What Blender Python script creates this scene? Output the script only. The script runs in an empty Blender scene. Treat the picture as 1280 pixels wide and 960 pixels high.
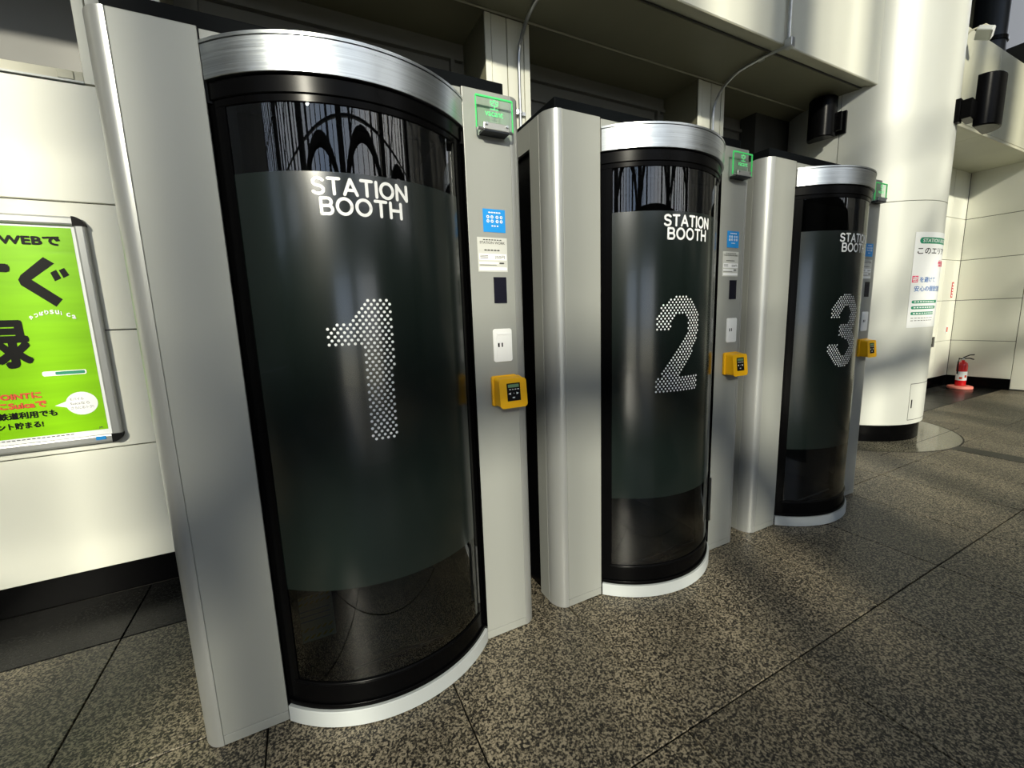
import bpy, math, random
from mathutils import Vector, Matrix
random.seed(7)
sc = bpy.context.scene
COL = sc.collection
PI = math.pi

# ------------------------------------------------------------------ camera
yaw, pitch, roll, FPX = 0.4628, 0.1545, -0.0357, 524.15
cy, sy, cp, sp = math.cos(yaw), math.sin(yaw), math.cos(pitch), math.sin(pitch)
fw = Vector((sy*cp, cy*cp, -sp)); rt = Vector((cy, -sy, 0)); up = rt.cross(fw)
cr, sr = math.cos(roll), math.sin(roll)
rt2 = cr*rt + sr*up; up2 = -sr*rt + cr*up
cam_d = bpy.data.cameras.new('camera'); cam = bpy.data.objects.new('camera', cam_d); COL.objects.link(cam)
m = Matrix((rt2, up2, -fw)).transposed().to_4x4(); m.translation = Vector((0.3765, -1.5929, 1.4399))
cam.matrix_world = m
cam_d.sensor_fit = 'HORIZONTAL'; cam_d.sensor_width = 36.0; cam_d.lens = FPX/1280*36.0
cam_d.clip_start = 0.05; cam_d.clip_end = 200
sc.camera = cam

# ------------------------------------------------------------------ sky, sun, exposure
sc.view_settings.view_transform = 'Standard'; sc.view_settings.look = 'None'
sc.view_settings.gamma = 1.0; sc.view_settings.use_curve_mapping = False
sc.view_settings.exposure = -0.45
w = bpy.data.worlds.new('world'); sc.world = w; w.use_nodes = True
nt = w.node_tree; nt.nodes.clear()
def N(nt, t, **kw):
    n = nt.nodes.new(t)
    for k, v in kw.items():
        if k.startswith('_'): n.inputs[k[1:]].default_value = v
        else: setattr(n, k, v)
    return n
tc = N(nt, 'ShaderNodeTexCoord'); no = N(nt, 'ShaderNodeTexNoise', _Scale=1.0, _Detail=2.0, _Roughness=0.5)
rp = N(nt, 'ShaderNodeValToRGB'); rp.color_ramp.elements[0].position = .30; rp.color_ramp.elements[0].color = (.38, .56, .86, 1)
rp.color_ramp.elements[1].position = .66; rp.color_ramp.elements[1].color = (1, 1, .98, 1)
bg = N(nt, 'ShaderNodeBackground', _Strength=3.0); wo = N(nt, 'ShaderNodeOutputWorld')
nt.links.new(tc.outputs['Generated'], no.inputs['Vector']); nt.links.new(no.outputs['Fac'], rp.inputs['Fac'])
nt.links.new(rp.outputs['Color'], bg.inputs['Color']); nt.links.new(bg.outputs[0], wo.inputs[0])
SUN = Vector((0.50, 1.0, -0.515)).normalized()
sd = bpy.data.lights.new('sun', 'SUN'); sd.energy = 7.0; sd.angle = math.radians(2.2); sd.color = (1.0, .95, .78)
so = bpy.data.objects.new('sun', sd); COL.objects.link(so)
so.rotation_euler = SUN.to_track_quat('-Z', 'Y').to_euler(); so.location = (-6, -12, 9)

# ------------------------------------------------------------------ materials
MATS = {}
def mat(name, col, rough=.5, metal=0.0, spec=.5, coat=0.0, emit=None, es=0.0):
    if name in MATS: return MATS[name]
    mt = bpy.data.materials.new(name); mt.use_nodes = True
    b = mt.node_tree.nodes['Principled BSDF']
    b.inputs['Base Color'].default_value = (*col, 1); b.inputs['Roughness'].default_value = rough
    b.inputs['Metallic'].default_value = metal; b.inputs['Specular IOR Level'].default_value = spec
    b.inputs['Coat Weight'].default_value = coat; b.inputs['Coat Roughness'].default_value = .05
    if emit: b.inputs['Emission Color'].default_value = (*emit, 1); b.inputs['Emission Strength'].default_value = es
    MATS[name] = mt; return mt
def noisy(mt, scale=(1, 1, 1), nscale=5, lo=.9, hi=1.08, bump=0.0, detail=3, rvar=0.0):
    """multiply the base colour by a soft noise; optional bump."""
    t = mt.node_tree; b = t.nodes['Principled BSDF']; base = tuple(b.inputs['Base Color'].default_value)
    g = N(t, 'ShaderNodeNewGeometry'); mp = N(t, 'ShaderNodeMapping'); mp.inputs['Scale'].default_value = scale
    n = N(t, 'ShaderNodeTexNoise', _Scale=nscale, _Detail=detail)
    mr = N(t, 'ShaderNodeMapRange'); mr.inputs['From Min'].default_value = .3; mr.inputs['From Max'].default_value = .7
    mr.inputs['To Min'].default_value = lo; mr.inputs['To Max'].default_value = hi
    mx = N(t, 'ShaderNodeVectorMath', operation='SCALE'); mx.inputs[0].default_value = base[:3]
    L = t.links.new
    L(g.outputs['Position'], mp.inputs['Vector']); L(mp.outputs[0], n.inputs['Vector']); L(n.outputs['Fac'], mr.inputs['Value'])
    L(mr.outputs[0], mx.inputs['Scale']); L(mx.outputs[0], b.inputs['Base Color'])
    if rvar:
        m2 = N(t, 'ShaderNodeMapRange'); r = b.inputs['Roughness'].default_value
        m2.inputs['To Min'].default_value = max(0, r-rvar); m2.inputs['To Max'].default_value = r+rvar
        L(n.outputs['Fac'], m2.inputs['Value']); L(m2.outputs[0], b.inputs['Roughness'])
    if bump:
        bp = N(t, 'ShaderNodeBump', _Strength=bump, _Distance=.002); L(n.outputs['Fac'], bp.inputs['Height']); L(bp.outputs[0], b.inputs['Normal'])
    return mt
silver = noisy(mat('silver_paint', (.325, .335, .31), .40, .15), (1, 1, .2), 3, .96, 1.04)
alum = noisy(mat('brushed_aluminium', (.58, .61, .62), .30, 1.0), (1, 1, 90), 3, .82, 1.12, .15, rvar=.06)
anod = noisy(mat('anodised_aluminium', (.42, .43, .415), .33, .45), (1, 1, .1), 4, .95, 1.05)
white_metal = noisy(mat('white_metal', (.48, .51, .51), .4), (1, 1, 1), 3, .97, 1.03)
black = noisy(mat('black_satin', (.002, .002, .0022), .24, spec=.07), (1, 1, 1), 6, .9, 1.1)
black_gloss = noisy(mat('black_gloss', (.002, .002, .0022), .2, spec=.05), (1, 1, 1), 6, .9, 1.1)
soff = noisy(mat('soffit_shaded', (.20, .195, .13), .55), (2, 1, .3), 1.2, .94, 1.05)  # beam cream darkened: shade under the beam is put into the colour
roofm = noisy(mat('roof_black', (.003, .004, .005), .6, spec=.06), (1, 1, 1), 6, .9, 1.1)
inner = noisy(mat('booth_inner', (.012, .013, .014), .7, spec=.2), (1, 1, 1), 6, .9, 1.1)
cream = noisy(mat('cream_panel', (.74, .745, .65), .42), (1, 1, .3), 1.4, .95, 1.04)
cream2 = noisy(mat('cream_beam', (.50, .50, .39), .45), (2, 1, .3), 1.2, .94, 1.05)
dimpan = noisy(mat('recess_shaded', (.16, .16, .145), .5), (1, 1, 1), 2, .93, 1.05)  # off-white panel toned down, the shade inside the bays painted into its base colour
groove = noisy(mat('joint_dark', (.05, .05, .045), .6), (1, 1, 1), 4, .9, 1.1)
tanm = noisy(mat('tan_trim', (.50, .49, .38), .5), (1, 1, 1), 4, .95, 1.05)
colm = noisy(mat('column_white', (.64, .655, .60), .38), (1, 1, .3), 1.5, .97, 1.03)
steel = noisy(mat('galvanised', (.55, .57, .58), .3, .9), (1, 1, 1), 20, .85, 1.1)
dark_steel = noisy(mat('dark_steel', (.02, .024, .03), .4, .3), (1, 1, 1), 3, .9, 1.1)
halldark = noisy(mat('hall_dark', (.035, .036, .036), .7), (1, 1, 1), 1, .85, 1.1)
ceilm = noisy(mat('ceiling_grey', (.22, .22, .21), .7), (1, 1, 1), 1, .85, 1.1)
yellow = noisy(mat('yellow_plastic', (.95, .50, .004), .38), (1, 1, 1), 8, .97, 1.03)
whitep = noisy(mat('white_plastic', (.86, .87, .86), .35), (1, 1, 1), 8, .98, 1.02)
blue = noisy(mat('blue_print', (.01, .27, .72), .4), (1, 1, 1), 8, .96, 1.04)
paper = noisy(mat('white_paper', (.84, .86, .86), .55), (1, 1, 1), 3, .96, 1.02)
green = noisy(mat('green_poster', (.24, .58, .001), .35, spec=.3), (.3, 1, 3), 7, .90, 1.06, .25)
ink = mat('black_ink', (.006, .006, .006), .5, spec=.12)
inkg = mat('grey_ink', (.07, .07, .065), .5)
redi = mat('red_ink', (.62, .07, .02), .5)
pinki = mat('pink_ink', (.75, .03, .12), .5)
bluei = mat('blue_ink', (.03, .16, .48), .5)
grni = mat('green_ink', (.01, .25, .13), .5)
whitei = mat('white_ink', (.88, .89, .89), .5)
redm = noisy(mat('red_paint', (.62, .008, .012), .25, coat=.5), (1, 1, 1), 6, .95, 1.05)
pinkm = noisy(mat('salmon_plastic', (.72, .22, .17), .5), (1, 1, 1), 6, .95, 1.05)
amber = noisy(mat('yellow_sticker', (.55, .43, .02), .5), (1, 1, 1), 6, .95, 1.05)
lawn_glow = mat('green_light', (.05, .6, .15), .4, emit=(.12, 1, .25), es=.3)
green_text = mat('green_lit_text', (.05, .6, .15), .4, emit=(.16, 1, .32), es=.9)
lcd = mat('lcd_green', (.05, .1, .05), .3, emit=(.12, .22, .12), es=.5)
lampm = mat('lamp_glow', (1, .8, .6), .4, emit=(1, .75, .5), es=12)
pave = noisy(mat('outdoor_paving', (.66, .58, .38), .8), (1, 1, 1), 2, .9, 1.1)

# white film print on the glass
def glass_mat(name, tint, ior, rough=0.0):
    mt = bpy.data.materials.new(name); mt.use_nodes = True; t = mt.node_tree; t.nodes.clear()
    tr = N(t, 'ShaderNodeBsdfTransparent'); tr.inputs['Color'].default_value = (*tint, 1)
    gl = N(t, 'ShaderNodeBsdfGlossy'); gl.inputs['Roughness'].default_value = rough
    fr = N(t, 'ShaderNodeFresnel', _IOR=ior); mx = N(t, 'ShaderNodeMixShader'); o = N(t, 'ShaderNodeOutputMaterial')
    ge = N(t, 'ShaderNodeNewGeometry'); iv = N(t, 'ShaderNodeMath', operation='SUBTRACT'); iv.inputs[0].default_value = 1.0; ml = N(t, 'ShaderNodeMath', operation='MULTIPLY')
    t.links.new(ge.outputs['Backfacing'], iv.inputs[1]); t.links.new(iv.outputs[0], ml.inputs[0]); t.links.new(fr.outputs[0], ml.inputs[1])
    t.links.new(ml.outputs[0], mx.inputs[0]); t.links.new(tr.outputs[0], mx.inputs[1]); t.links.new(gl.outputs[0], mx.inputs[2]); t.links.new(mx.outputs[0], o.inputs[0])
    return mt
door_glass = glass_mat('tinted_glass', (.58, .63, .61), 1.85, 0.0)
acrylic = glass_mat('acrylic', (.93, 1.0, .95), 1.5)
film = mat('frosted_film', (.006, .0105, .009), .19, spec=.5); film.node_tree.nodes['Principled BSDF'].inputs['IOR'].default_value = 1.72
film.node_tree.nodes['Principled BSDF'].inputs['Coat Weight'].default_value = .12; film.node_tree.nodes['Principled BSDF'].inputs['Coat Roughness'].default_value = .02
# granite
def granite(name, cols, rough, scale=120, bump=.25, coat=0, spec=.4):
    mt = bpy.data.materials.new(name); mt.use_nodes = True; t = mt.node_tree; b = t.nodes['Principled BSDF']; L = t.links.new
    g = N(t, 'ShaderNodeNewGeometry')
    n1 = N(t, 'ShaderNodeTexNoise', _Scale=scale, _Detail=3.0, _Roughness=.65)
    r1 = N(t, 'ShaderNodeValToRGB'); e = r1.color_ramp.elements
    e[0].position = .41; e[0].color = (*cols[0], 1); e[1].position = .62; e[1].color = (*cols[3], 1)
    a = e.new(.465); a.color = (*cols[1], 1); a = e.new(.535); a.color = (*cols[2], 1)
    n2 = N(t, 'ShaderNodeTexNoise', _Scale=1.3, _Detail=3.0)
    oi = N(t, 'ShaderNodeObjectInfo'); mr = N(t, 'ShaderNodeMapRange'); mr.inputs['To Min'].default_value = .90; mr.inputs['To Max'].default_value = 1.08
    m2 = N(t, 'ShaderNodeMapRange'); m2.inputs['To Min'].default_value = .82; m2.inputs['To Max'].default_value = 1.15
    mu = N(t, 'ShaderNodeMath', operation='MULTIPLY'); vs = N(t, 'ShaderNodeVectorMath', operation='SCALE')
    vo = N(t, 'ShaderNodeTexVoronoi', _Scale=scale*1.05); se = N(t, 'ShaderNodeSeparateColor'); L(g.outputs['Position'], vo.inputs['Vector']); L(vo.outputs['Color'], se.inputs[0])
    mm = N(t, 'ShaderNodeMath', operation='MULTIPLY_ADD'); mm.inputs[1].default_value = .26; ms = N(t, 'ShaderNodeMath', operation='SUBTRACT'); ms.inputs[1].default_value = .13
    L(se.outputs[0], mm.inputs[0]); L(n1.outputs['Fac'], mm.inputs[2]); L(mm.outputs[0], ms.inputs[0])
    L(g.outputs['Position'], n1.inputs['Vector']); L(g.outputs['Position'], n2.inputs['Vector']); L(ms.outputs[0], r1.inputs[0])
    L(oi.outputs['Random'], mr.inputs['Value']); L(n2.outputs['Fac'], m2.inputs['Value']); L(mr.outputs[0], mu.inputs[0]); L(m2.outputs[0], mu.inputs[1])
    L(r1.outputs[0], vs.inputs[0]); L(mu.outputs[0], vs.inputs['Scale']); L(vs.outputs[0], b.inputs['Base Color'])
    b.inputs['Roughness'].default_value = rough; b.inputs['Coat Weight'].default_value = coat; b.inputs['Specular IOR Level'].default_value = spec
    if bump:
        bp = N(t, 'ShaderNodeBump', _Strength=bump, _Distance=.001); L(n1.outputs['Fac'], bp.inputs['Height']); L(bp.outputs[0], b.inputs['Normal'])
    return mt
gran = granite('granite_flamed', ((.007, .006, .005), (.064, .055, .038), (.145, .124, .086), (.32, .275, .195)), .45)
gran_pol = granite('granite_black_polished', ((.006, .006, .006), (.008, .008, .008), (.011, .011, .01), (.02, .02, .018)), .26, 120, 0, spec=.10)
gran_mid = granite('granite_polished', ((.02, .02, .016), (.10, .095, .07), (.16, .15, .115), (.26, .24, .18)), .12, 150, 0)
grout = noisy(mat('grout', (.02, .018, .014), .9), (1, 1, 1), 20, .8, 1.2)

# ------------------------------------------------------------------ mesh helpers
class MB:
    def __init__(s): s.v = []; s.f = []; s.sm = []
    def add(s, vs, fs, smooth=False):
        o = len(s.v); s.v += [tuple(p) for p in vs]; s.f += [tuple(i+o for i in f) for f in fs]; s.sm += [smooth]*len(fs); return s
    def box(s, a, b):
        (x0, y0, z0), (x1, y1, z1) = a, b
        return s.add([(x0,y0,z0),(x1,y0,z0),(x1,y1,z0),(x0,y1,z0),(x0,y0,z1),(x1,y0,z1),(x1,y1,z1),(x0,y1,z1)],
                     [(0,3,2,1),(4,5,6,7),(0,1,5,4),(1,2,6,5),(2,3,7,6),(3,0,4,7)])
    def prism(s, pts, z0, z1, smooth=False):          # pts ccw in xy
        n = len(pts)
        vs = [(x, y, z0) for x, y in pts] + [(x, y, z1) for x, y in pts]
        fs = [tuple(reversed(range(n))), tuple(range(n, 2*n))]
        s.add(vs, fs); o = len(s.v)-2*n
        for i in range(n): s.f.append((o+i, o+(i+1) % n, o+n+(i+1) % n, o+n+i)); s.sm.append(smooth)
        return s
    def poly(s, pts, mp=lambda x, y: (x, y, 0)):
        return s.add([mp(*p) for p in pts], [tuple(range(len(pts)))])
    def tube(s, path, r, n=10, cap=True):
        P = [Vector(p) for p in path]; rings = []
        for i, p in enumerate(P):
            d = (P[min(i+1, len(P)-1)] - P[max(i-1, 0)]).normalized()
            a = Vector((0, 0, 1)) if abs(d.z) < .9 else Vector((1, 0, 0))
            u = d.cross(a).normalized(); v = d.cross(u)
            rr = r[i] if isinstance(r, (list, tuple)) else r
            rings.append([p + rr*(math.cos(2*PI*k/n)*u + math.sin(2*PI*k/n)*v) for k in range(n)])
        vs = [q for rg in rings for q in rg]; fs = []
        for i in range(len(P)-1):
            for k in range(n): fs.append((i*n+k, i*n+(k+1) % n, (i+1)*n+(k+1) % n, (i+1)*n+k))
        s.add(vs, fs, True)
        if cap: s.add(rings[0], [tuple(range(n))]); s.add(rings[-1], [tuple(reversed(range(n)))])
        return s
    def lathe(s, prof, c=(0, 0, 0), n=28):
        vs = []; fs = []
        for r, z in prof:
            for k in range(n): vs.append((c[0]+r*math.cos(2*PI*k/n), c[1]+r*math.sin(2*PI*k/n), c[2]+z))
        for i in range(len(prof)-1):
            for k in range(n): fs.append((i*n+k, i*n+(k+1) % n, (i+1)*n+(k+1) % n, (i+1)*n+k))
        return s.add(vs, fs, True)
    def arc(s, c, ro, ri, a0, a1, z0, z1, n=40):
        """solid ring sector; a measured from -Y towards +X"""
        P = lambda r, a: (c[0]+r*math.sin(a), c[1]-r*math.cos(a))
        A = [a0+(a1-a0)*i/n for i in range(n+1)]; vs = []
        for a in A:
            for r in (ro, ri):
                for z in (z0, z1): vs.append((*P(r, a), z))
        fs = []; smf = []
        for i in range(n):
            b = i*4; q = b+4
            s1 = [(b, q, q+1, b+1), (b+2, b+3, q+3, q+2)]; s2 = [(b+1, q+1, q+3, b+3), (b, b+2, q+2, q)]
            fs += s1+s2; smf += [True, True, False, False]
        fs += [(0, 1, 3, 2), (4*n, 4*n+2, 4*n+3, 4*n+1)]; smf += [False, False]
        o = len(s.v); s.v += vs; s.f += [tuple(i+o for i in f) for f in fs]; s.sm += smf; return s
    def build(s, name, material, parent=None, loc=None, bevel=0, seg=2):
        me = bpy.data.meshes.new(name); me.from_pydata(s.v, [], s.f); me.polygons.foreach_set('use_smooth', s.sm)
        me.materials.append(material); me.update()
        o = bpy.data.objects.new(name, me); COL.objects.link(o)
        if loc: o.location = loc
        if parent: o.parent = parent
        if any(s.sm): me.set_sharp_from_angle(angle=math.radians(35))
        if bevel:
            b = o.modifiers.new('bevel', 'BEVEL'); b.width = bevel; b.segments = seg; b.limit_method = 'ANGLE'; b.angle_limit = math.radians(40)
        return o
def B(a, b, name, material, parent=None, bevel=0, **k): return MB().box(a, b).build(name, material, parent, bevel=bevel, **k)
def empty(name, loc=(0, 0, 0), parent=None):
    o = bpy.data.objects.new(name, None); COL.objects.link(o); o.location = loc; o.empty_display_size = .1
    if parent: o.parent = parent
    return o
def tag(o, label=None, cat=None, group=None, kind=None):
    for k, v in (('label', label), ('category', cat), ('group', group), ('kind', kind)):
        if v: o[k] = v
    return o
def dup(o, parent=None):
    c = o.copy(); COL.objects.link(c)
    if parent: c.parent = parent
    for ch in list(o.children): dup(ch, c)
    return c
def rrect(x0, z0, x1, z1, r, n=5):
    P = []
    for cx, cz, a in ((x1-r, z0+r, -PI/2), (x1-r, z1-r, 0), (x0+r, z1-r, PI/2), (x0+r, z0+r, PI)):
        for i in range(n+1): P.append((cx+r*math.cos(a+PI/2*i/n), cz+r*math.sin(a+PI/2*i/n)))
    return P
def plate(mb, pts, y0, y1):      # pts in (x,z) ccw seen from -Y ; solid between y0 (front) and y1
    n = len(pts)
    mb.add([(x, y0, z) for x, z in pts]+[(x, y1, z) for x, z in pts], [tuple(range(n)), tuple(reversed(range(n, 2*n)))]+[(i, n+i, n+(i+1) % n, (i+1) % n) for i in range(n)])
    return mb
# --- text (built-in font) turned into flat mesh and fitted into a box
_tc = {}
def text_geo(body, weight=0.0, res=3):
    k = (body, weight)
    if k in _tc: return _tc[k]
    cu = bpy.data.curves.new('txt', 'FONT'); cu.body = body; cu.offset = weight; cu.resolution_u = res
    o = bpy.data.objects.new('txt', cu); COL.objects.link(o)
    dg = bpy.context.evaluated_depsgraph_get(); dg.update()
    me = bpy.data.meshes.new_from_object(o.evaluated_get(dg))
    vs = [tuple(v.co) for v in me.vertices]; fs = [tuple(p.vertices) for p in me.polygons]
    bpy.data.objects.remove(o); bpy.data.curves.remove(cu); bpy.data.meshes.remove(me)
    _tc[k] = (vs, fs); return vs, fs
def text_fit(mb, body, x0, z0, x1, z1, mp, weight=0.0):
    if weight:      # embolden with shifted copies, each a hair in front of the last
        d = weight*(z1-z0); k = 0
        rings = ((.5, 4), (1, 8)) if weight >= .035 else ((1, 4),)
        for f, cnt in rings:
            for i in range(cnt):
                a = 2*PI*i/cnt+PI/4; k += 1; dx, dz = d*f*math.cos(a), d*f*math.sin(a)
                o = len(mb.v); text_fit(mb, body, x0+d+dx, z0+d+dz, x1-d+dx, z1-d+dz, mp)
                mb.v[o:] = [(x, y-.00012*k, z) for x, y, z in mb.v[o:]]
        return mb
    vs, fs = text_geo(body, 0)
    if not vs: return mb
    ax, bx = min(v[0] for v in vs), max(v[0] for v in vs); az, bz = min(v[1] for v in vs), max(v[1] for v in vs)
    return mb.add([mp(x0+(v[0]-ax)/(bx-ax)*(x1-x0), z0+(v[1]-az)/(bz-az)*(z1-z0)) for v in vs], fs)
def stroke(mb, path, wd, mp, n=8, cap=True):
    """flat ribbon with rounded joins"""
    for (x0, z0), (x1, z1) in zip(path, path[1:]):
        dx, dz = x1-x0, z1-z0; l = math.hypot(dx, dz) or 1; nx, nz = -dz/l*wd/2, dx/l*wd/2
        k = max(1, int(l/.012))
        for i in range(k):
            t0, t1 = i/k, (i+1)/k
            a = (x0+dx*t0, z0+dz*t0); b = (x0+dx*t1, z0+dz*t1)
            mb.add([mp(a[0]-nx, a[1]-nz), mp(b[0]-nx, b[1]-nz), mp(b[0]+nx, b[1]+nz), mp(a[0]+nx, a[1]+nz)], [(0, 1, 2, 3)])
    pts = path if cap else path[1:-1]
    for x, z in pts: mb.add([mp(x+wd/2*math.cos(2*PI*i/n), z+wd/2*math.sin(2*PI*i/n)) for i in range(n)], [tuple(range(n))])
    return mb
def ell(cx, cz, rx, rz, a0, a1, n=12): return [(cx+rx*math.cos(math.radians(a0+(a1-a0)*i/n)), cz+rz*math.sin(math.radians(a0+(a1-a0)*i/n))) for i in range(n+1)]
GL = {  # stroke letters in a unit box (w,h=1)
 'S': (.82, [[(.78, .86), (.66, .95), (.45, 1), (.22, .97), (.06, .86), (.05, .68), (.18, .57), (.42, .52), (.66, .46), (.80, .34), (.78, .15), (.62, .03), (.40, 0), (.18, .03), (.02, .14)]]),
 'T': (.86, [[(0, 1), (.86, 1)], [(.43, 1), (.43, 0)]]),
 'A': (.98, [[(0, 0), (.49, 1), (.98, 0)], [(.17, .30), (.81, .30)]]),
 'I': (.0, [[(0, 0), (0, 1)]]),
 'O': (1.06, [ell(.53, .5, .53, .5, 0, 360, 24)]),
 'N': (.88, [[(0, 0), (0, 1), (.88, 0), (.88, 1)]]),
 'B': (.80, [[(0, 0), (0, 1), (.50, 1)]+ell(.50, .76, .24, .24, 90, -90, 8)+[(0, .52)], [(.5, .52)]+ell(.54, .26, .26, .26, 90, -90, 8)+[(0, 0)]]),
 'H': (.86, [[(0, 0), (0, 1)], [(.86, 0), (.86, 1)], [(0, .5), (.86, .5)]])}
def stroke_word(mb, word, x0, x1, z0, z1, wd, mp, gap=.36):
    tot = sum(GL[c][0] for c in word)+gap*(len(word)-1); k = (x1-x0-wd)/tot; x = x0+wd/2; h = z1-z0-wd
    for c in word:
        gw, ss = GL[c]
        for p in ss: stroke(mb, [(x+px*k, z0+wd/2+pz*h) for px, pz in p], wd, mp)
        x += (gw+gap)*k
    return mb

# ------------------------------------------------------------------ FLOOR
TX, TY, X0, YB = .657, .795, -.525, .868
floor = tag(MB().box((-14, -9, -.06), (13, 3, -.016)).build('floor', grout), kind='structure')
def tile_mesh(w_, d_, mtl, name):
    g, c, h = .006, .002, .016
    a, b = w_-g, d_-g
    mb = MB(); r0 = [(g/2+.0, g/2), (a+g/2, g/2), (a+g/2, b+g/2), (g/2, b+g/2)]; r1 = [(g/2+c, g/2+c), (a+g/2-c, g/2+c), (a+g/2-c, b+g/2-c), (g/2+c, b+g/2-c)]
    mb.add([(*p, -h) for p in r0]+[(*p, -c) for p in r0]+[(*p, 0) for p in r1],
           [(0,1,5,4),(1,2,6,5),(2,3,7,6),(3,0,4,7),(4,5,9,8),(5,6,10,9),(6,7,11,10),(7,4,8,11),(8,9,10,11)])
    return mb.build(name, mtl, floor)
def lay(mesh_obj, x, y, first=[]):
    o = mesh_obj if mesh_obj not in first else mesh_obj.copy()
    if o is not mesh_obj: COL.objects.link(o); o.parent = floor
    else: first.append(mesh_obj)
    o.location = (x, y, 0); return o
tA = tile_mesh(TX, TY, gran, 'tile'); tB = tile_mesh(TX, .482, gran_pol, 'tile'); tBig = tile_mesh(TX*4, TY*2, gran, 'tile')
for i in range(-5, 18):
    x = X0+i*TX
    lay(tB, x, YB)
    for j in range(0, 4 if i < 4 else 3): lay(tA, x, YB-TY*(j+1))
yb = YB-TY*3
for i in range(-5, 19, 4):
    for j in range(4):
        if i < 4 and j == 0:
            continue
        lay(tBig, X0+(i-1)*TX, yb-TY*2*(j+1) if i >= 4 else yb-TY*2*(j+1)+0)
# polished disc round the column foot with its dark ring joint, and the dark cross strip
CX, CY = 6.202, 1.126
disc = MB(); n = 64
disc.add([(CX, CY, .002)]+[(CX+1.07*math.cos(2*PI*k/n), CY+1.07*math.sin(2*PI*k/n), .002) for k in range(n)]+[(CX+1.07*math.cos(2*PI*k/n), CY+1.07*math.sin(2*PI*k/n), -.012) for k in range(n)],
         [(0, 1+k, 1+(k+1) % n) for k in range(n)]+[(1+k, 1+n+k, 1+n+(k+1) % n, 1+(k+1) % n) for k in range(n)])
disc.build('disc_inlay', gran_mid, floor)
MB().arc((CX, CY), 1.084, 1.071, 0, 2*PI, -.012, .0012, 72).build('ring_joint', grout, floor)
MB().box((6.05, -6.0, -.01), (6.25, .055, .0016)).build('cross_strip', gran_pol, floor)
for yy in (.31,): MB().box((5.3, yy-.003, .0), (7.12, yy+.003, .0026)).build('inlay_joint', grout, floor)

# ------------------------------------------------------------------ BACK WALL (panels, sill, piers, recess)
YW = 1.35
wall = tag(MB().box((-14, YW+.02, 0), (5.8, YW+.5, 2.62)).build('wall_back', groove), kind='structure')
zs = [.158, .826, 1.455, 2.090, 2.648]
xs = [-7.8, -6.0, -4.2, -2.4, 1.74, 3.86, 5.52]
def panel(parent, x0, x1, z0, z1, y, mtl=cream, g=.003, th=.02, name='panel'):
    return MB().box((x0+g, y, z0+g), (x1-g, y+th, z1-g)).build(name, mtl, parent, bevel=.003, seg=1)
for a, b in zip(xs, xs[1:]):
    for c, d in zip(zs, zs[1:]): panel(wall, a, b, c, d, YW)
bb = tag(MB().box((-14, YW+.004, 0), (5.6, YW+.02, .155)).build('baseboard_back', black_gloss), kind='structure')
# left bay sill trim
B((-7.8, YW-.006, 2.655), (-.436, YW+.30, 2.70), 'sill', tanm, wall, .003)
B((-7.8, YW-.012, 2.648), (-.436, YW+.02, 2.656), 'sill_edge', white_metal, wall)
B((-.53, YW-.012, 2.658), (-.47, YW+.0, 2.695), 'sill_clip', tanm, wall, .003)
# recess back with door-like frames
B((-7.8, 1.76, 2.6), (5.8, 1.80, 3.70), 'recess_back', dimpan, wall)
PX = [(-.436, -.085), (1.73, 2.08), (3.85, 4.20)]
for i, (a, b) in enumerate(PX):
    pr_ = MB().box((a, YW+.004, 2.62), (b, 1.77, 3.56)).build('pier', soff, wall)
    for u, v, dy in ((0, .045, 0), (.05, .165, .004), (.172, .30, .002), (.306, .35, -.002)):
        if a+v > b+.01: continue
        MB().box((a+u, YW-.006+dy, 2.65), (a+v, YW+.012, 3.53)).build('pier_strip', cream, pr_, bevel=.002, seg=1)
for a, b in ((-.085, 1.73), (2.08, 3.85), (4.20, 5.5)):
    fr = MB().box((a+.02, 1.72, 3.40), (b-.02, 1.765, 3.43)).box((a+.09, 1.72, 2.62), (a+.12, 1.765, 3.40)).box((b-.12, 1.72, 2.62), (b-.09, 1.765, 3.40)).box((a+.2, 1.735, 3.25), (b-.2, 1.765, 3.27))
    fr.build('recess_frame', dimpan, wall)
# ------------------------------------------------------------------ BEAM over the bays
YF, ZF = .73, 3.533
beam = tag(empty('trim_1', (0, YF, ZF)), kind='structure')
def bm(a, b, nm, mt_, bev=.003): 
    return MB().box((a[0], a[1]-YF, a[2]-ZF), (b[0], b[1]-YF, b[2]-ZF)).build(nm, mt_, beam, bevel=bev, seg=1)
bm((-14, YF+.02, ZF+.012), (5.6, 2.4, 5.2), 'beam_core', cream2, 0)
for a, b in ((-9, -4.3), (-4.29, -.12), (-.11, 1.995), (2.0, 4.108), (4.116, 5.60)): bm((a, YF, ZF+.006), (b, YF+.02, 5.2), 'fascia_panel', cream)
bm((-9, YF+.004, ZF), (5.62, YF+.06, ZF+.012), 'drip_edge', tanm)
bm((-9, YF+.105, ZF+.002), (5.9, YF+.112, ZF+.013), 'drip_edge', groove, 0)
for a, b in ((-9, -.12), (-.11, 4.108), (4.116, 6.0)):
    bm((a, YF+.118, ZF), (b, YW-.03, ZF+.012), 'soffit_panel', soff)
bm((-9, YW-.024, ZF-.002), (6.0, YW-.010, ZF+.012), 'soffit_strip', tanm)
bm((-9, YW-.004, ZF+.004), (6.0, 1.9, ZF+.012), 'soffit_panel', soff)

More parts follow.
